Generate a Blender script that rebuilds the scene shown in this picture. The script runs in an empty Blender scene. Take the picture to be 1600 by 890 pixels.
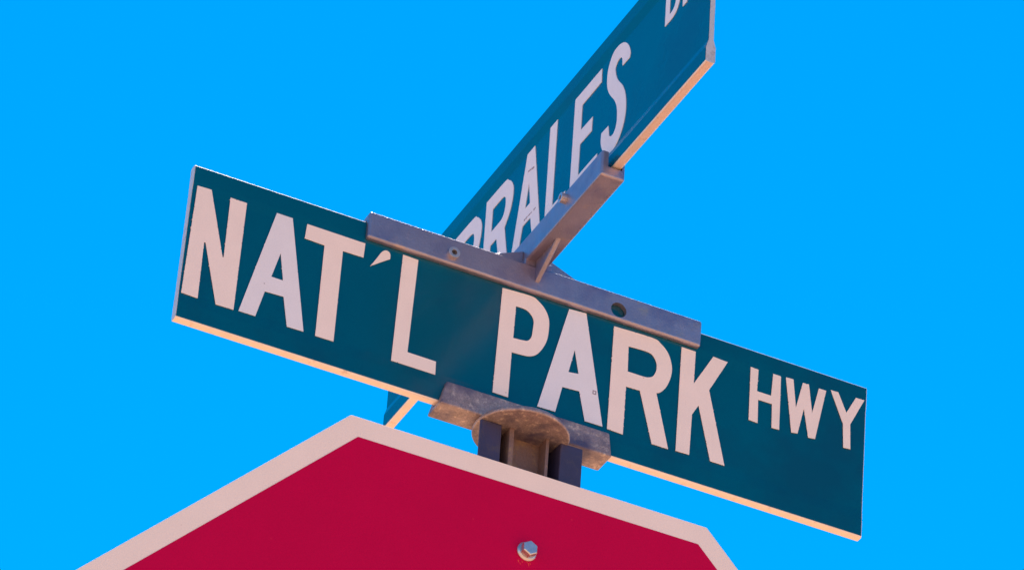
import bpy, bmesh, math, random
from mathutils import Vector, Matrix
from mathutils.geometry import tessellate_polygon
from math import radians, sin, cos, pi, tan

C = bpy.context.scene.collection
sc = bpy.context.scene
GROUND = -3.70            # ground level below the bottom edge of the lower name sign (scene is shifted up by this)
UP = -GROUND
def W(x, y, z): return Vector((x, y, z + UP))

# ------------------------------------------------------------------ camera
cam = bpy.data.cameras.new('camera'); co = bpy.data.objects.new('camera', cam); C.objects.link(co)
yaw, pitch, roll, fl = 0.40401, 0.59871, 0.0714, 7.8076
fw = Vector((sin(yaw)*cos(pitch), cos(yaw)*cos(pitch), sin(pitch)))
rt = Vector((cos(yaw), -sin(yaw), 0)); up = rt.cross(fw)
r2 = cos(roll)*rt + sin(roll)*up; u2 = -sin(roll)*rt + cos(roll)*up
m = Matrix((r2, u2, -fw)).transposed().to_4x4(); m.translation = W(-1.34282, -3.0897, -2.15654)
co.matrix_world = m
cam.sensor_width = 36; cam.lens = fl*1000/1600*36; cam.clip_end = 20000; cam.clip_start = .05
sc.camera = co

# ------------------------------------------------------------------ sky and sun
SUN_EL = radians(60); SX, SY = 0.34, 0.94          # horizontal direction towards the sun
world = bpy.data.worlds.new('World'); sc.world = world; world.use_nodes = True
nt = world.node_tree; nt.nodes.clear()
sky = nt.nodes.new('ShaderNodeTexSky'); sky.sky_type = 'NISHITA'; sky.sun_disc = False
sky.sun_elevation = SUN_EL; sky.sun_rotation = math.atan2(SX, SY); sky.altitude = 1600
sky.air_density = 1.0; sky.dust_density = 0.05; sky.ozone_density = 1.5
hs = nt.nodes.new('ShaderNodeHueSaturation'); hs.inputs['Saturation'].default_value = 1.54; hs.inputs['Hue'].default_value = .491
bg = nt.nodes.new('ShaderNodeBackground'); bg.inputs['Strength'].default_value = .15
wo = nt.nodes.new('ShaderNodeOutputWorld')
nt.links.new(sky.outputs[0], hs.inputs['Color']); nt.links.new(hs.outputs[0], bg.inputs[0]); nt.links.new(bg.outputs[0], wo.inputs[0])
sun = bpy.data.lights.new('sun', 'SUN'); so = bpy.data.objects.new('sun', sun); C.objects.link(so)
sun.energy = 5.0; sun.angle = radians(.5); sun.color = (1, .93, .83)
ch = cos(SUN_EL)/math.hypot(SX, SY)
so.rotation_euler = Vector((SX*ch, SY*ch, sin(SUN_EL))).to_track_quat('Z', 'Y').to_euler()
so.location = (2, 4, 12)
vs = sc.view_settings; vs.view_transform = 'Standard'; vs.look = 'None'; vs.exposure = .66; vs.gamma = 1; vs.use_curve_mapping = False

# ------------------------------------------------------------------ materials
def mat(name, col, rough=.5, metal=0, spec=.5, var=.0, vscale=20, bump=0, bscale=300, specks=None, speck_amount=.0, grain=0, coat=0, stain_or_sheen=None, patch=None, rvar=.09):
    """col varies softly by var; optional fine bump, dark specks, fine grain and blotchy stain colour."""
    mt = bpy.data.materials.new(name); mt.use_nodes = True
    n = mt.node_tree.nodes; l = mt.node_tree.links
    b = n['Principled BSDF']; b.inputs['Roughness'].default_value = rough; b.inputs['Metallic'].default_value = metal
    b.inputs['Specular IOR Level'].default_value = spec
    if coat: b.inputs['Coat Weight'].default_value = coat; b.inputs['Coat Roughness'].default_value = .12
    tc = n.new('ShaderNodeTexCoord'); out = None
    def noise(scale, detail=4, rough_=.6):
        t = n.new('ShaderNodeTexNoise'); t.inputs['Scale'].default_value = scale; t.inputs['Detail'].default_value = detail
        t.inputs['Roughness'].default_value = rough_; l.new(tc.outputs['Object'], t.inputs['Vector']); return t.outputs['Fac']
    def ramp(src, a, c):
        r = n.new('ShaderNodeMapRange'); r.inputs[1].default_value = a; r.inputs[2].default_value = c; r.clamp = True
        l.new(src, r.inputs[0]); return r.outputs[0]
    def mix(fac, A, B):
        x = n.new('ShaderNodeMix'); x.data_type = 'RGBA'
        for s, v in ((x.inputs[0], fac), (x.inputs[6], A), (x.inputs[7], B)):
            if hasattr(v, 'links'): l.new(v, s)
            else: s.default_value = v if isinstance(v, float) else (*v, 1)
        return x.outputs[2]
    lo = tuple(max(0, c*(1-var)) for c in col); hi = tuple(min(1, c*(1+var)) for c in col)
    c = mix(ramp(noise(vscale), .3, .7), lo, hi)
    if grain:
        g = ramp(noise(900, 2, .7), .3, .7)
        c2 = mix(g, tuple(x*(1-grain) for x in col), tuple(min(1, x*(1+grain)) for x in col))
        c = mix(.5, c, c2)
    if stain_or_sheen: c = mix(ramp(noise(stain_or_sheen[1], 6, .7), stain_or_sheen[2], stain_or_sheen[2]+.12), c, stain_or_sheen[0])
    if patch: c = mix(ramp(noise(patch[1], 3, .6), patch[2], patch[2]+.2), c, patch[0])
    if specks:
        v = n.new('ShaderNodeTexVoronoi'); v.inputs['Scale'].default_value = specks[1]; l.new(tc.outputs['Object'], v.inputs['Vector'])
        small = ramp(v.outputs['Distance'], specks[2], specks[2]*.5)
        w = n.new('ShaderNodeTexWhiteNoise'); w.noise_dimensions = '3D'; l.new(v.outputs['Position'], w.inputs['Vector'])
        gate = ramp(w.outputs['Value'], speck_amount, speck_amount-.02)
        mu = n.new('ShaderNodeMath'); mu.operation = 'MULTIPLY'; l.new(small, mu.inputs[0]); l.new(gate, mu.inputs[1])
        c = mix(mu.outputs[0], c, specks[0])
    l.new(c, b.inputs['Base Color'])
    rr = n.new('ShaderNodeMapRange'); rr.inputs[3].default_value = max(0, rough-rvar); rr.inputs[4].default_value = min(1, rough+rvar)
    l.new(noise(vscale*2.3), rr.inputs[0]); l.new(rr.outputs[0], b.inputs['Roughness'])
    if bump:
        bp = n.new('ShaderNodeBump'); bp.inputs['Strength'].default_value = bump; bp.inputs['Distance'].default_value = .001
        l.new(noise(bscale, 5, .65), bp.inputs['Height']); l.new(bp.outputs[0], b.inputs['Normal'])
    return mt

M = {
 'green': mat('green_sheeting', (.0, .080, .140),   .19, spec=.5, var=.12, vscale=9, bump=.03, bscale=300, grain=.14, stain_or_sheen=((.002, .062, .115), 3.2, .46)),  # uneven reflection across the faces is put into the colour as broad darker blotches
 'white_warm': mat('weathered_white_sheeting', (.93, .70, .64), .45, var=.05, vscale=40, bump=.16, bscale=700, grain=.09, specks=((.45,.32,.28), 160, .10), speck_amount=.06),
 'white_cool': mat('newer_white_sheeting', (.82, .71, .75), .4, var=.05, vscale=50, bump=.14, bscale=700, grain=.08, specks=((.4,.3,.3), 140, .10), speck_amount=.06),
 'border': mat('stop_sign_white', (.95, .70, .62), .45, var=.05, vscale=18, bump=.14, bscale=600, grain=.08, specks=((.45,.32,.30), 100, .10), speck_amount=.08),
 'red': mat('stop_sign_red', (.55, .0, .052), .36, spec=.09, var=.07, vscale=12, bump=.10, bscale=500, grain=.10, specks=((.60,.01,.06), 75, .08), speck_amount=.12),
 'yoke': mat('shade_darkened_casting', (.19, .11, .105), .6, metal=.2, var=.25, vscale=50, bump=.6, bscale=420, grain=.25, stain_or_sheen=((.28,.17,.11), 60, .52)),  # shade inside the post is painted into this darker base colour
 'edge_metal': mat('bare_aluminium_edge', (.82, .62, .55), .42, rvar=.17, stain_or_sheen=((.62,.45,.38), 60, .55), metal=.5, var=.08, vscale=60, bump=.1, bscale=600),
 'cast': mat('cast_aluminium', (.36, .29, .36), .36, rvar=.16, patch=((.25,.21,.31), 28, .48), metal=.72, var=.14, vscale=45, bump=.4, bscale=520, grain=.12, stain_or_sheen=((.47,.33,.31), 70, .58)),
 'cast_rough': mat('rough_sand_cast_aluminium', patch=((.10,.075,.13), 30, .47), col=(.33, .23, .235), rough=.5, rvar=.2, metal=.35, var=.35, vscale=80, bump=1.0, bscale=260, grain=.5, stain_or_sheen=((.62,.44,.38), 190, .53)),
 'post': mat('dark_painted_steel', (.034, .028, .080), .55, metal=.0, var=.12, vscale=50, bump=.25, bscale=700, specks=((.16,.13,.12), 150, .12), speck_amount=.12, stain_or_sheen=((.06,.045,.07), 90, .56)),
 'zinc': mat('zinc_plated_steel', (.60, .51, .53), .40, metal=.85, var=.08, vscale=200, bump=.1, bscale=900),
 'socket': mat('socket_dark', (.05, .05, .06), .7),
 'rust': mat('rust_streak', (.75, .05, .04), .7, var=.3, vscale=300),
 'mark': mat('grey_print', (.30, .22, .27), .7),
 'ground': mat('sandy_ground', (.62, .37, .20), .95, spec=.1, var=.15, vscale=1.3, bump=.6, bscale=30),
}

# ------------------------------------------------------------------ helpers
def link(name, me, material, parent=None, loc=None):
    o = bpy.data.objects.new(name, me); C.objects.link(o)
    if material: me.materials.append(M[material])
    if parent: o.parent = parent
    if loc is not None: o.location = loc
    return o
def thing(name, label, cat, loc, group=None):
    o = bpy.data.objects.new(name, None); C.objects.link(o); o.location = loc
    o['label'] = label; o['category'] = cat; o.empty_display_size = .05
    if group: o['group'] = group
    return o
def from_bm(name, bm, material, parent=None, smooth=False):
    bmesh.ops.remove_doubles(bm, verts=bm.verts, dist=1e-7)
    bmesh.ops.recalc_face_normals(bm, faces=bm.faces)
    me = bpy.data.meshes.new(name); bm.to_mesh(me); bm.free()
    if smooth: me.shade_smooth()
    return link(name, me, material, parent)
def prism(loops, f, t0, t1, bm=None):
    """Extrude 2-D loops (outer, holes) from t0 to t1; f(a,b,t) places a point."""
    bm = bm or bmesh.new()
    flat = [p for lp in loops for p in lp]
    tris = tessellate_polygon([[Vector((a, b, 0)) for a, b in lp] for lp in loops])
    A = [bm.verts.new(f(a, b, t0)) for a, b in flat]; B = [bm.verts.new(f(a, b, t1)) for a, b in flat]
    for t in tris:
        for V in (A, B):
            try: bm.faces.new([V[i] for i in t])
            except ValueError: pass
    k = 0
    for lp in loops:
        n = len(lp)
        for i in range(n):
            j = (i+1) % n
            bm.faces.new((A[k+i], A[k+j], B[k+j], B[k+i]))
        k += n
    return bm
def box(x0, x1, y0, y1, z0, z1):
    bm = bmesh.new()
    v = [bm.verts.new((x, y, z)) for x in (x0, x1) for y in (y0, y1) for z in (z0, z1)]
    for q in ((0,1,3,2),(4,6,7,5),(0,4,5,1),(2,3,7,6),(0,2,6,4),(1,5,7,3)): bm.faces.new([v[i] for i in q])
    return bm
def circle(cx, cy, r, n=32, ph=0): return [(cx+r*cos(2*pi*i/n+ph), cy+r*sin(2*pi*i/n+ph)) for i in range(n)]
def tmp(bm):
    bmesh.ops.recalc_face_normals(bm, faces=bm.faces)
    me = bpy.data.meshes.new('tmp'); bm.to_mesh(me); bm.free(); o = bpy.data.objects.new('tmp', me); C.objects.link(o); return o
def csg(base, ops, bevel=0, seg=2, rot=None):
    """Boolean a list of ('UNION'|'DIFFERENCE', bmesh) into base, then bevel; gives a mesh."""
    o = tmp(base); tools = []
    def soften(x):
        md = x.modifiers.new('v', 'BEVEL'); md.width = bevel; md.segments = seg; md.limit_method = 'ANGLE'; md.angle_limit = radians(35)
    if bevel: soften(o)
    for op, b in ops:
        t = tmp(b); tools.append(t)
        if bevel and op == 'UNION': soften(t)
        md = o.modifiers.new('b', 'BOOLEAN'); md.operation = op; md.object = t; md.solver = 'EXACT'
    bpy.context.view_layer.update()
    me = bpy.data.meshes.new_from_object(o.evaluated_get(bpy.context.evaluated_depsgraph_get()))
    for x in [o]+tools: bpy.data.objects.remove(x)
    if rot is not None: me.transform(rot)
    return me
def smooth_loop(pts, per=4):
    """Round off runs of flagged points (Catmull-Rom), leave the others as corners."""
    n = len(pts); out = []
    for i in range(n):
        p1, p2 = pts[i], pts[(i+1) % n]; out.append(p1[:2])
        if len(p1) > 2 or len(p2) > 2:
            p0 = pts[i-1] if len(p1) > 2 else p1; p3 = pts[(i+2) % n] if len(p2) > 2 else p2
            for k in range(1, per):
                t = k/per; q = []
                for c in (0, 1):
                    a, b, d, e = p0[c], p1[c], p2[c], p3[c]
                    q.append(.5*(2*b+(d-a)*t+(2*a-5*b+4*d-e)*t*t+(3*b-a-3*d+e)*t**3))
                out.append(tuple(q))
    return out
def worn(lp, rnd, amount, step=2.6, depth=.7):
    """Small nicks along the cut edge of old sheeting."""
    out = []
    n = len(lp)
    for i in range(n):
        a, b = Vector(lp[i]), Vector(lp[(i+1) % n]); d = b-a; L = d.length; out.append(tuple(a))
        if L < step*1.6: continue
        k = int(L/step); nn = Vector((-d.y, d.x))/L
        for j in range(1, k):
            if rnd.random() < amount:
                s = (j+rnd.uniform(-.2, .2))/k; h = rnd.uniform(.15, 1)*depth*rnd.choice((-1, 1))
                w = .5/L
                for ss, hh in ((s-w, 0), (s, h), (s+w, 0)): out.append(tuple(a+d*ss+nn*hh))
    return out

# ------------------------------------------------------------------ ground
bm = bmesh.new(); N = 40
import itertools
ring = [0, 2, 4, 7, 11, 17, 26, 40, 65, 110, 200, 400, 900, 2500, 8000]
rg = random.Random(3); rows = []
for k, r in enumerate(ring[1:]):
    rows.append([bm.verts.new((r*cos(2*pi*i/48), r*sin(2*pi*i/48), rg.uniform(-.03, .03) if k > 1 else 0)) for i in range(48)])
c0 = bm.verts.new((0, 0, 0))
for i in range(48): bm.faces.new((c0, rows[0][i], rows[0][(i+1) % 48]))
for A, B in zip(rows, rows[1:]):
    for i in range(48): j = (i+1) % 48; bm.faces.new((A[i], B[i], B[j], A[j]))
g = from_bm('ground', bm, 'ground', smooth=True); g['kind'] = 'structure'

# ------------------------------------------------------------------ name sign blades
T = -0.01367; H = .14748; HL = .3048
mm = .001
def blade_profile(h, web, bulb, hb, ht, hu):
    """Half profile (offset, height): thick lips at both long edges, thinner web between, rounded corners."""
    r = .0018; arc = [(bulb-r+r*cos(a), r-r*sin(a)) for a in (pi/2*k/6 for k in range(7))]      # from side to edge
    R = list(reversed(arc)) + [(bulb, hb), (web, hb+ht), (web, h-hb-hu), (bulb, h-hb)] + [(a, h-b) for a, b in arc]
    return [(-a, b) for a, b in R] + [(a, b) for a, b in reversed(R)]
def make_blade(parent, web, bulb, hb, ht, hu):
    """Extruded aluminium blade along local X, face towards local -Y, base at z=0; green on both faces."""
    bm = bmesh.new(); prof = blade_profile(H, web, bulb, hb, ht, hu); n = len(prof)
    xs = [-HL, HL]
    A = [[bm.verts.new((x, a, b)) for a, b in prof] for x in xs]
    for i in range(n): bm.faces.new((A[0][i], A[0][(i+1) % n], A[1][(i+1) % n], A[1][i]))
    caps = [bm.faces.new(A[0]), bm.faces.new(list(reversed(A[1])))]
    bmesh.ops.recalc_face_normals(bm, faces=bm.faces)
    core = bpy.data.meshes.new('blade'); bm.to_mesh(core); bm.free()
    blade = link('blade', core, 'edge_metal', parent)
    # green sheeting: a thin skin following the face
    for s in (-1, 1):
        bm = bmesh.new(); e = .00025; r = .0016
        P = [(bulb, r), (bulb, hb), (web, hb+ht), (web, H-hb-hu), (bulb, H-hb), (bulb, H-r)]
        x0, x1 = -HL+.0006, HL-.0006
        F = [[bm.verts.new((x, s*(a+e), b)) for a, b in P] for x in (x0, x1)]
        K = [[bm.verts.new((x, s*(a-e), b)) for a, b in P] for x in (x0, x1)]
        for i in range(len(P)-1):
            bm.faces.new((F[0][i], F[1][i], F[1][i+1], F[0][i+1])); bm.faces.new((K[0][i], K[0][i+1], K[1][i+1], K[1][i]))
            bm.faces.new((F[0][i], F[0][i+1], K[0][i+1], K[0][i])); bm.faces.new((F[1][i], K[1][i], K[1][i+1], F[1][i+1]))
        for k in (0, -1): bm.faces.new((F[0][k], K[0][k], K[1][k], F[1][k]))
        from_bm('green_sheeting', bm, 'green', parent)
    return blade
def add_letter(parent, ch, loops, face, material, rnd, wear):
    L = [smooth_loop(l) if len(l) > 3 else [p[:2] for p in l] for l in loops]
    L = [worn(l, rnd, wear) for l in L]
    bm = prism(L, lambda a, b, t: (a*mm, t, b*mm), face+.0001, face-.0003)
    return from_bm('letter_'+ch.lower() if ch != "'" else 'apostrophe', bm, material, parent)

G = {
    'N': [[(-300.7, 127.9), (-288.6, 128.3), (-272.4, 68.6), (-271.5, 69.2), (-272.0, 126.8), (-257.8, 126.7), (-258.0, 23.5), (-273.2, 23.3), (-288.0, 77.2), (-289.2, 77.0), (-288.6, 23.5), (-302.6, 23.9)]],
    'A': [[(-231.7, 126.8), (-217.9, 126.7), (-197.9, 24.3), (-212.2, 24.0), (-217.8, 50.5), (-233.9, 49.9), (-239.4, 24.2), (-253.8, 24.1)], [(-224.5, 90.2), (-219.8, 65.3), (-230.0, 65.4)]],
    'T': [[(-205.0, 125.9), (-153.9, 125.6), (-154.3, 111.7), (-172.3, 111.5), (-171.9, 24.1), (-187.7, 23.9), (-188.4, 111.1), (-205.8, 111.6)]],
    "'": [[(-147.7, 105.8), (-143.2, 114.5), (-140.1, 121.1), (-138.1, 123.9, 1), (-135.8, 125.5, 1), (-133.0, 125.1, 1), (-131.5, 122.5, 1), (-131.4, 118.4), (-133.5, 116.9), (-140.4, 111.6)]],
    'L': [[(-120.6, 126.9), (-107.0, 126.5), (-108.5, 36.4), (-83.4, 36.2), (-82.9, 23.8), (-121.6, 23.8)]],
    'P': [[(-31.6, 126.6), (-6.4, 127.8, 1), (0.5, 125.5, 1), (7.1, 119.8, 1), (11.2, 111.8, 1), (12.1, 102.7, 1), (11.2, 90.3, 1), (7.1, 79.5, 1), (2.1, 72.7, 1), (-3.8, 69.6, 1), (-9.9, 68.7, 1), (-18.8, 68.2), (-18.6, 24.6), (-32.4, 24.8)], [(-18.5, 113.3), (-9.6, 113.1, 1), (-4.4, 109.6, 1), (-1.8, 104.5, 1), (-1.9, 96.4, 1), (-2.6, 88.8, 1), (-5.5, 84.1, 1), (-9.7, 82.9, 1), (-18.5, 82.1)]],
    'A2': [[(28.7, 127.5), (44.2, 128.6), (65.8, 25.8), (49.9, 25.6), (43.2, 52.0), (28.0, 51.0), (23.4, 25.4), (7.4, 25.0)], [(36.4, 90.0), (41.4, 68.2), (32.3, 66.9)]],
    'R': [[(69.8, 125.2), (104.4, 126.2, 1), (112.7, 123.3, 1), (119.9, 116.3, 1), (123.9, 105.3, 1), (123.9, 95.2, 1), (120.5, 83.8, 1), (115.6, 76.6, 1), (111.7, 74.2), (125.3, 24.6), (110.4, 24.6), (96.8, 71.5), (84.2, 71.1), (84.3, 24.6), (70.0, 25.1)], [(84.0, 110.4), (99.9, 111.1, 1), (106.1, 109.3, 1), (109.9, 103.3, 1), (110.3, 96.2, 1), (108.0, 89.9, 1), (104.8, 87.3, 1), (99.5, 86.0, 1), (84.7, 86.0)]],
    'K': [[(131.8, 126.8), (144.8, 126.6), (144.8, 95.2), (161.1, 127.5), (174.5, 126.7), (159.0, 93.5), (176.7, 26.1), (163.6, 26.1), (150.3, 75.6), (144.8, 64.8), (144.5, 25.7), (132.1, 25.3)]],
    'H': [[(195.8, 129.7), (203.1, 129.3), (202.7, 108.0), (215.9, 108.0), (216.8, 130.2), (224.1, 130.1), (224.7, 77.6), (217.7, 77.2), (217.0, 100.3), (204.1, 100.1), (204.7, 77.3), (196.4, 77.7)]],
    'W': [[(228.7, 130.9), (235.7, 131.2), (239.2, 104.3), (244.6, 130.9), (250.3, 131.2), (254.4, 104.2), (259.7, 130.6), (266.6, 130.7), (258.1, 80.1), (251.8, 79.2), (246.6, 106.0), (241.8, 79.9), (236.0, 78.9)]],
    'Y': [[(270.8, 132.9), (277.9, 133.1), (286.2, 115.6), (294.6, 133.5), (302.6, 133.7), (290.2, 105.4), (291.2, 81.4), (284.6, 80.7), (283.4, 103.8)]],
}
# straight tops of letters that tuck under the bracket are squared to the full cap height
rnd = random.Random(11)
s1 = thing('street_name_sign', "green street name sign lettered NAT'L PARK HWY clamped below the cross bracket", 'street sign', W(0, 0, 0), 'green street name signs')
s1.matrix_world = Matrix.Translation(W(0, 0, H)) @ Matrix.Rotation(-T, 4, 'Y') @ Matrix.Translation((0, 0, -H))
make_blade(s1, .0034, .0040, .016, .010, .010)
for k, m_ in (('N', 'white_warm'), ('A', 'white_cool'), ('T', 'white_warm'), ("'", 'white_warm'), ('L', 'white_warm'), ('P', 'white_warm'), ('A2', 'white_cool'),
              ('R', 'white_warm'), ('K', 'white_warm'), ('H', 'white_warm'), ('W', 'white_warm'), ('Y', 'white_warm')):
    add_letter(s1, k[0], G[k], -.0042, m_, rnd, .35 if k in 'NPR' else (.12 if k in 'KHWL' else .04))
# small square mark printed on the second A
mk = prism([[(54.9, 53.6), (58.1, 53.6), (58.1, 57.2), (54.9, 57.2)], [(55.6, 54.3), (57.4, 54.3), (57.4, 56.5), (55.6, 56.5)]], lambda a, b, t: (a*mm, t, b*mm), -.0044, -.0047)
from_bm('printed_mark', mk, 'mark', s1)

# second blade: letters in (u, v) mm, u towards the near end
B0, B1 = 22.0, 123.5
def A_shape(x0, x1):
    c = (x0+x1)/2
    return [[(c-7.3, B1), (c+7.3, B1), (x1, B0), (x1-15, B0), (c+7.6, 50), (c-7.6, 50), (x0+15, B0), (x0, B0)], [(c, 90), (c+4.8, 66.5), (c-4.8, 66.5)]]
def R_shape(x):
    return [[(x, B1), (x+37, B1-.5, 1), (x+44, 120, 1), (x+50.5, 114.5, 1), (x+54.6, 108, 1), (x+55.7, 102, 1), (x+55, 93.7, 1), (x+51.5, 84, 1), (x+46, 76.8, 1), (x+42, 72.5), (x+55.5, B0), (x+40, B0), (x+26.5, 70.2), (x+14.3, 70.2), (x+14.3, B0), (x, B0)],
            [(x+14.3, 108), (x+30, 108.2, 1), (x+37, 107, 1), (x+40.2, 103.5, 1), (x+41, 96.6, 1), (x+39, 89, 1), (x+35, 85.3, 1), (x+29, 84.6, 1), (x+14.3, 84.5)]]
def L_shape(x): return [[(x, B1-.5), (x+13.8, B1-.5), (x+13.8, B0+13.5), (x+38, B0+13.5), (x+38, B0), (x, B0)]]
def E_shape(x): return [[(x, 121.5), (x+49.5, 121.5), (x+50, 107.5), (x+14.6, 107), (x+14.6, 81.5), (x+36.6, 81), (x+36.2, 67), (x+14.6, 67), (x+14.4, B0+14), (x+49.5, B0+14), (x+49.5, B0), (x-.6, B0)]]
S_ = [[(147.5, 98.5), (160.5, 98.5), (161.3, 104.5, 1), (156.2, 114.5, 1), (148.8, 121.3, 1), (140.6, 124.6, 1), (133.1, 125.2, 1), (126.3, 122, 1), (120.2, 112.5, 1), (119.3, 100.6, 1), (121.9, 90.2, 1), (127.9, 80.8, 1), (135.5, 71.7, 1), (140.8, 61.5, 1), (142.7, 50.7, 1), (141.9, 42.7, 1), (138.1, 37.5, 1), (132.9, 37), (129.2, 39.8), (126.8, 51.5), (114.1, 51.9), (113.6, 44.7, 1), (115.6, 37.0, 1), (120.2, 29, 1), (126.9, 23.0, 1), (133.0, 21, 1), (142.0, 21.5, 1), (151.1, 28.5, 1), (157.0, 38.9, 1), (158.6, 51.4, 1), (155.9, 65.4, 1), (149.7, 77.6, 1), (139.8, 89.6, 1), (135.1, 99.6, 1), (134.5, 105.6, 1), (138.8, 109.6, 1), (144.1, 109.2, 1), (146.6, 106)]]
def C_shape(x): return [[(x+35, 88, 1), (x+35, 106), (x+25, 110, 1), (x+17, 106, 1), (x+14.5, 96, 1), (x+14.5, 50, 1), (x+17, 39, 1), (x+25, 35.5, 1), (x+33, 39, 1), (x+35, 54), (x+49, 54), (x+47, 36, 1), (x+38, 23.5, 1), (x+25, 20.8, 1), (x+11, 24, 1), (x+2, 36, 1), (x, 50, 1), (x, 96, 1), (x+2, 110, 1), (x+11, 121.5, 1), (x+25, 124.7, 1), (x+38, 121.5, 1), (x+47, 110, 1), (x+49, 92), (x+35, 92)]]
def O_shape(x):
    o = [(x, 72, 1), (x, 96, 1), (x+3, 112, 1), (x+12, 122, 1), (x+25, 124.7, 1), (x+38, 122, 1), (x+47, 112, 1), (x+50, 96, 1), (x+50, 50, 1), (x+47, 34, 1), (x+38, 23.5, 1), (x+25, 20.8, 1), (x+12, 23.5, 1), (x+3, 34, 1), (x, 50, 1)]
    c = (x+25, 72.7); return [o, [(c[0]+(a-c[0])*.43, c[1]+(b-c[1])*.72, 1) for a, b, _ in o]]
def D_small(x): return [[(x, 87), (x, 137), (x+11, 137, 1), (x+20, 134, 1), (x+25, 126, 1), (x+26, 112, 1), (x+25, 98, 1), (x+20.5, 90.5, 1), (x+13, 87.2, 1)], [(x+7.6, 94.3), (x+12, 94.5, 1), (x+16.5, 97.5, 1), (x+18.6, 104, 1), (x+18.8, 112, 1), (x+18.5, 121, 1), (x+16.5, 127, 1), (x+12, 129.7, 1), (x+7.6, 130)]]
def R_small(x): return [[(x, 137), (x+18, 137, 1), (x+25, 132, 1), (x+26.5, 124, 1), (x+24, 115.5, 1), (x+19.5, 112), (x+27, 86.5), (x+19.2, 86.5), (x+12.3, 110.5), (x+7.6, 110.5), (x+7.6, 86.5), (x, 86.5)], [(x+7.6, 130), (x+15, 130, 1), (x+18.8, 127.5, 1), (x+19, 121, 1), (x+16, 117.8, 1), (x+7.6, 117.5)]]
s2 = thing('street_name_sign', "green street name sign lettered CORRALES DR crossing behind, held on top of the bracket", 'street sign', W(0, 0, 0), 'green street name signs')
s2.matrix_world = Matrix.Translation(W(-.00018, -.00213, H+.02246)) @ Matrix.Rotation(-pi/2, 4, 'Z')
make_blade(s2, .0020, .0040, .0145, .0075, .010)
rnd = random.Random(5)
for k, lp, m_ in (('C', C_shape(-290), 'white_cool'), ('O', O_shape(-234), 'white_cool'), ('R', R_shape(-176.5), 'white_cool'), ('R', R_shape(-113.7), 'white_cool'),
                  ('A', A_shape(-55.5, 3.5), 'white_cool'), ('L', L_shape(10.9), 'white_cool'), ('E', E_shape(58.3), 'white_cool'), ('S', S_, 'white_cool'),
                  ('D', D_small(224.2), 'white_cool'), ('R', R_small(255.3), 'white_cool')):
    add_letter(s2, k, lp, -.00235, m_, rnd, .06)
for (u0, v0, u1, v1) in ((-29.9, 103.5, -17, 100.5), (-31, 54.5, -8.7, 54)):
    bm = bmesh.new(); k = 0; u = u0
    while u < u1:
        w = rnd.uniform(.6, 1.9); v = v0+(v1-v0)*(u-u0)/(u1-u0); h = rnd.uniform(.5, 1.3)
        if rnd.random() < .8: prism([[(u, v-h), (u+w, v-h), (u+w, v+h), (u, v+h)]], lambda a, b, t: (a*mm, t, b*mm), -.0026, -.00278, bm)
        u += w+rnd.uniform(.5, 1.1)
    from_bm('scuffed_print', bm, 'mark', s2)

# ------------------------------------------------------------------ cross bracket
Tm = Matrix.Translation((0, 0, H)) @ Matrix.Rotation(-T, 4, 'Y') @ Matrix.Translation((0, 0, -H))
def mmb(*a): return box(*[v*mm for v in a])
def yprism(pts, y0, y1): return prism([pts], lambda a, b, t: (a*mm, t*mm, b*mm), y0, y1)
def xprism(pts, x0, x1): return prism([pts], lambda a, b, t: (t*mm, a*mm, b*mm), x0, x1)
cyl_y = lambda x, z, r, y0, y1, n=28: yprism(circle(x, z, r, n), y0, y1)
cyl_x = lambda y, z, r, x0, x1, n=28: xprism(circle(y, z, r, n), x0, x1)
cb = thing('cross_bracket', 'grey cast metal cross bracket joining the two street name signs at right angles', 'bracket', W(0, 0, .155))
SH = Matrix.Translation((0, 0, -.155))
low = csg(mmb(-154.5, 147.0, -9.5, 11.8, 129.4, 154.9), [
    ('DIFFERENCE', mmb(-200, 200, -4.7, 5.4, 100, 148.6)),
    ('DIFFERENCE', cyl_y(70.6, 138.6, 7.0, -30, -2))], bevel=.0024, seg=6, rot=SH @ Tm)
lo = link('lower_channel', low, 'cast', cb)
upc = csg(mmb(-14.2, 7.1, -145.5, 155.5, 159.4, 184.2), [
    ('DIFFERENCE', mmb(-8.4, 4.3, -200, 200, 168.6, 220)),
    ('DIFFERENCE', cyl_x(70, 173.6, 5.5, -30, -2))], bevel=.0022, seg=6, rot=SH)
uo = link('upper_channel', upc, 'cast', cb)
hub = csg(mmb(-15.5, 9.5, -8.2, 10.6, 153.5, 161), [
    ('UNION', xprism([(-9.0, 138.6), (-50, 160.4), (-9.0, 160.4)], -6.0, -1.8)),
    ('UNION', xprism([(11.2, 138.6), (52, 160.4), (11.2, 160.4)], -6.0, -1.8))], bevel=.0010, seg=3, rot=SH)
link('hub', hub, 'cast', cb)
for s, x0 in ((-1, -14.0), (1, 7.0)):
    me = csg(yprism([(x0, 154.6), (x0, 171.5), (x0+s*39, 154.6)], -1.6, 2.4), [], bevel=.0012, seg=4, rot=SH)
    link('rib', me, 'cast', cb)
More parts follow.
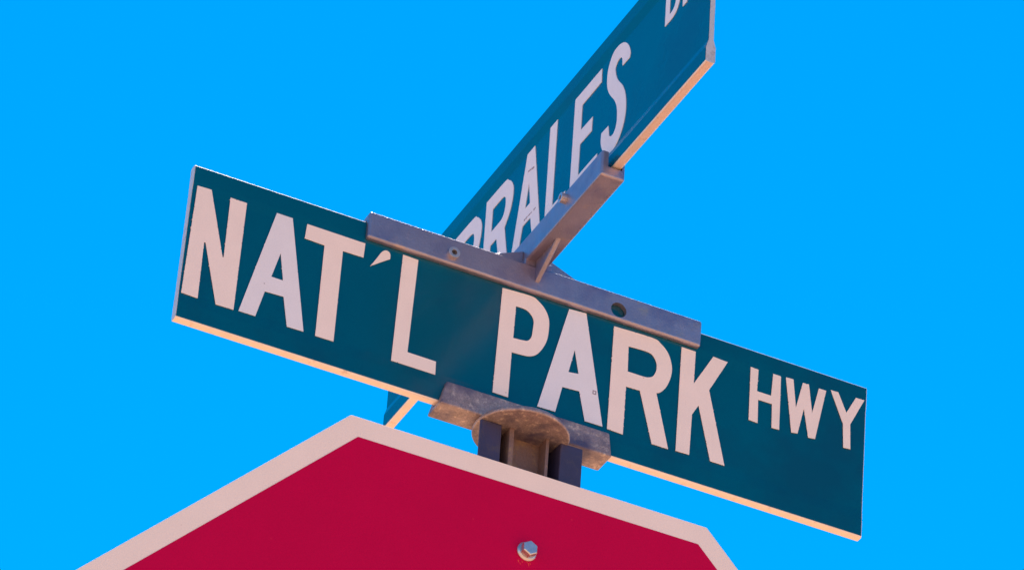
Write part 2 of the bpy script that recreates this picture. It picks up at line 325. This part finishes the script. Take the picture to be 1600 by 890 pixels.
# cup-point set screws
def set_screw(parent, loc, axis, r, length, sock):
    bm = prism([circle(0, 0, r*mm, 24), circle(0, 0, sock*mm, 6)], lambda a, b, t: (a, b, t), 0, length*mm)
    bmesh.ops.recalc_face_normals(bm, faces=bm.faces)
    me = bpy.data.meshes.new('set_screw'); bm.to_mesh(me); bm.free()
    o = link('set_screw', me, 'zinc', parent); md = o.modifiers.new('v', 'BEVEL'); md.width = .0007; md.segments = 2; md.limit_method = 'ANGLE'
    o.matrix_local = Matrix.Translation(Vector(loc)*mm) @ Vector(axis).to_track_quat('Z', 'Y').to_matrix().to_4x4()
    b2 = prism([circle(0, 0, sock*mm*1.02, 6)], lambda a, b, t: (a, b, t), .0002, (length-3.2)*mm)
    bmesh.ops.recalc_face_normals(b2, faces=b2.faces)
    m2 = bpy.data.meshes.new('socket'); b2.to_mesh(m2); b2.free(); link('socket', m2, 'socket', o)
    return o
set_screw(cb, (-79.8, -7.5, 140.4-155), (0, -1, 0), 5.0, 5.6, 2.6)
set_screw(cb, (-11.0, -78.5, 176.2-155), (-1, 0, 0), 4.3, 8.0, 2.2)
set_screw(cb, (78.0, 9.5, 138-155), (0, 1, 0), 4.1, 5.2, 2.1)

# ------------------------------------------------------------------ post cap bracket
pc = thing('post_cap_bracket', 'rough rusty brown cast cap bracket gripping the post top and the sign bottom edge', 'bracket', W(-.005, 0, -.012))
SH2 = Matrix.Translation((.005, 0, .012))
tb = bmesh.new()
zt, zb_ = 18.6, -4.4
v = [tb.verts.new((x*mm, y*mm, z*mm)) for (x, y, z) in ((-79.2, -10.6, zb_), (73.4, -10.6, zb_), (70.6, -9.2, zt), (-74.0, -9.2, zt), (-79.2, 14.5, zb_), (73.4, 14.5, zb_), (70.6, 12.5, zt), (-74.0, 12.5, zt))]
for q in ((0,1,2,3),(4,7,6,5),(0,4,5,1),(3,2,6,7),(0,3,7,4),(1,5,6,2)): tb.faces.new([v[i] for i in q])
def cone(cx, cy, rings, n=56):
    bm = bmesh.new()
    R = [[bm.verts.new((x*mm, y*mm, z*mm)) for x, y in circle(cx, cy, r, n)] for r, z in rings]
    bm.faces.new(list(reversed(R[0]))); bm.faces.new(R[-1])
    for A, B in zip(R, R[1:]):
        for i in range(n): j = (i+1) % n; bm.faces.new((A[i], A[j], B[j], B[i]))
    return bm
me = csg(tb, [('UNION', cone(-6.8, -9.0, [(39.5, -12.0), (39.3, -9.5), (37.2, -6.5), (32, -3.5), (26, -.4), (21, 2.5)])), ('DIFFERENCE', mmb(-200, 200, -4.8, 5.6, -.6, 60))], bevel=.0016, seg=4, rot=SH2 @ Tm)
link('sign_channel', me, 'cast_rough', pc)
# inner yoke that reaches down inside the post
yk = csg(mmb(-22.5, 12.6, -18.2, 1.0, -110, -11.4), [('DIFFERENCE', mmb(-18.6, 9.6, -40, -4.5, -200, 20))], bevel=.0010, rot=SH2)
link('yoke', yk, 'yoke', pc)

# ------------------------------------------------------------------ U-channel sign post
sp = thing('sign_post', 'dark steel U channel post standing behind the red stop sign', 'post', W(-.003, 0, GROUND))
th = 3.0
pts = [(-48, -18), (-29.5, -18), (-26.4, 9), (20.4, 9), (22.5, -18), (42.2, -18), (42.2, -15), (25.4, -15), (23.3, 12), (-29.4, 12), (-32.4, -15), (-48, -15)]
me = csg(prism([pts], lambda a, b, t: ((a+3)*mm, b*mm, t), -.25, UP-.0119), [], bevel=.0009)
link('channel', me, 'post', sp)
for k in range(4):
    bm = prism([circle(0, 0, .008, 20), circle(0, 0, .0048, 20)], lambda a, b, t: (a, t, b+.6+k*.5), .0112, .0126)
    from_bm('punched_hole_rim', bm, 'post', sp)

# ------------------------------------------------------------------ stop sign
st = thing('stop_sign', 'red octagonal stop sign with white border bolted to the post below the street signs', 'stop sign', W(-.0029, -.0214, -.43042))
st.rotation_euler = (0, 0, .01838)
def octo(ap, inset=0):
    e = ap*tan(pi/8)
    return [(-e, ap), (e, ap), (ap, e), (ap, -e), (e, -ap), (-e, -ap), (-ap, -e), (-ap, e)]
me = csg(prism([octo(.381)], lambda a, b, t: (a, t, b), .0, .0024), [], bevel=.0005)
link('panel', me, 'border', st)
bm = prism([octo(.3630)], lambda a, b, t: (a, t, b), -.0003, .0002)
from_bm('red_field', bm, 'red', st)
def stop_letter(ch, loops, x):
    bm = prism([smooth_loop(l) for l in loops], lambda a, b, t: ((a+x)*mm, t, (b-127)*mm), -.0002, -.0006)
    from_bm('letter_'+ch, bm, 'border', st)
w = 32
def rr(x0, x1, y0, y1, r):
    return [(x0, y0+r, 1), (x0, y1-r, 1), (x0+r*.3, y1-r*.3, 1), (x0+r, y1, 1), (x1-r, y1, 1), (x1-r*.3, y1-r*.3, 1), (x1, y1-r, 1), (x1, y0+r, 1), (x1-r*.3, y0+r*.3, 1), (x1-r, y0, 1), (x0+r, y0, 1), (x0+r*.3, y0+r*.3, 1)]
stop_letter('s', [[(88, 186), (120, 186), (118, 215, 1), (100, 245, 1), (60, 256, 1), (22, 245, 1), (2, 212, 1), (0, 180, 1), (12, 150, 1), (50, 125, 1), (80, 100, 1), (88, 72, 1), (80, 42, 1), (60, 32, 1), (40, 42, 1), (32, 72), (0, 72), (4, 36, 1), (24, 6, 1), (60, -2, 1), (98, 8, 1), (118, 40, 1), (120, 76, 1), (108, 112, 1), (70, 140, 1), (40, 162, 1), (32, 188, 1), (42, 214, 1), (60, 222, 1), (78, 214, 1)]], -290)
stop_letter('t', [[(0, 254), (128, 254), (128, 222), (80, 222), (80, 0), (48, 0), (48, 222), (0, 222)]], -148)
stop_letter('o', [rr(0, 126, 0, 254, 50), rr(32, 94, 32, 222, 26)], 6)
stop_letter('p', [[(0, 0), (0, 254), (80, 254, 1), (110, 244, 1), (128, 215, 1), (130, 180, 1), (126, 145, 1), (108, 116, 1), (80, 106, 1), (32, 106), (32, 0)], [(32, 138), (75, 138, 1), (92, 150, 1), (97, 180, 1), (92, 210, 1), (75, 222, 1), (32, 222)]], 156)
def hexbolt(z, ang):
    # flange washer, hexagon head with chamfered top
    prof = [(8.4, 0), (8.4, .8), (6.9, 2.2)]
    bm = bmesh.new(); rings = []
    for r, h in prof: rings.append([bm.verts.new((x*mm, -h*mm, y*mm)) for x, y in circle(0, 0, r, 36)])
    for A, B in zip(rings, rings[1:]):
        for i in range(36): j = (i+1) % 36; bm.faces.new((A[i], A[j], B[j], B[i]))
    bm.faces.new(rings[-1]); bm.faces.new(rings[0])
    for p, q in (((6.8, 1.5), (6.8, 7.2)),):
        A = [bm.verts.new((x*mm, -p[1]*mm, y*mm)) for x, y in circle(0, 0, p[0], 6, ang)]
        B = [bm.verts.new((x*mm, -q[1]*mm, y*mm)) for x, y in circle(0, 0, q[0], 6, ang)]
        D = [bm.verts.new((x*mm, -8.0*mm, y*mm)) for x, y in circle(0, 0, 6.0, 6, ang)]
        for P, Q in ((A, B), (B, D)):
            for i in range(6): j = (i+1) % 6; bm.faces.new((P[i], P[j], Q[j], Q[i]))
        bm.faces.new(A); bm.faces.new(D)
    o = from_bm('bolt', bm, 'zinc', st); o.location = (.0002, -.0003, z)
    md = o.modifiers.new('v', 'BEVEL'); md.width = .0004; md.segments = 2; md.limit_method = 'ANGLE'
    return o
hexbolt(.3070, pi/6); hexbolt(-.3070, .1)
rs = random.Random(9)
bm = bmesh.new()
for (x, z, w_, h_) in ((-6.5, 296.5, .9, 2.2), (-4.8, 294.8, .5, 1.4), (-3.2, 297, .6, 1.6), (2.6, 296, .7, 2.4), (3.8, 297.3, .5, 1.2), (1.2, 297.5, .4, 1)):
    prism([[(x-w_/2, z+h_/2), (x+w_/2, z+h_/2), (x+w_*.3+.4, z-h_/2), (x-w_*.2+.4, z-h_/2)]], lambda a, b, t: (a*mm, t, b*mm), -.0003, -.00045, bm)
from_bm('rust_streak', bm, 'rust', st)
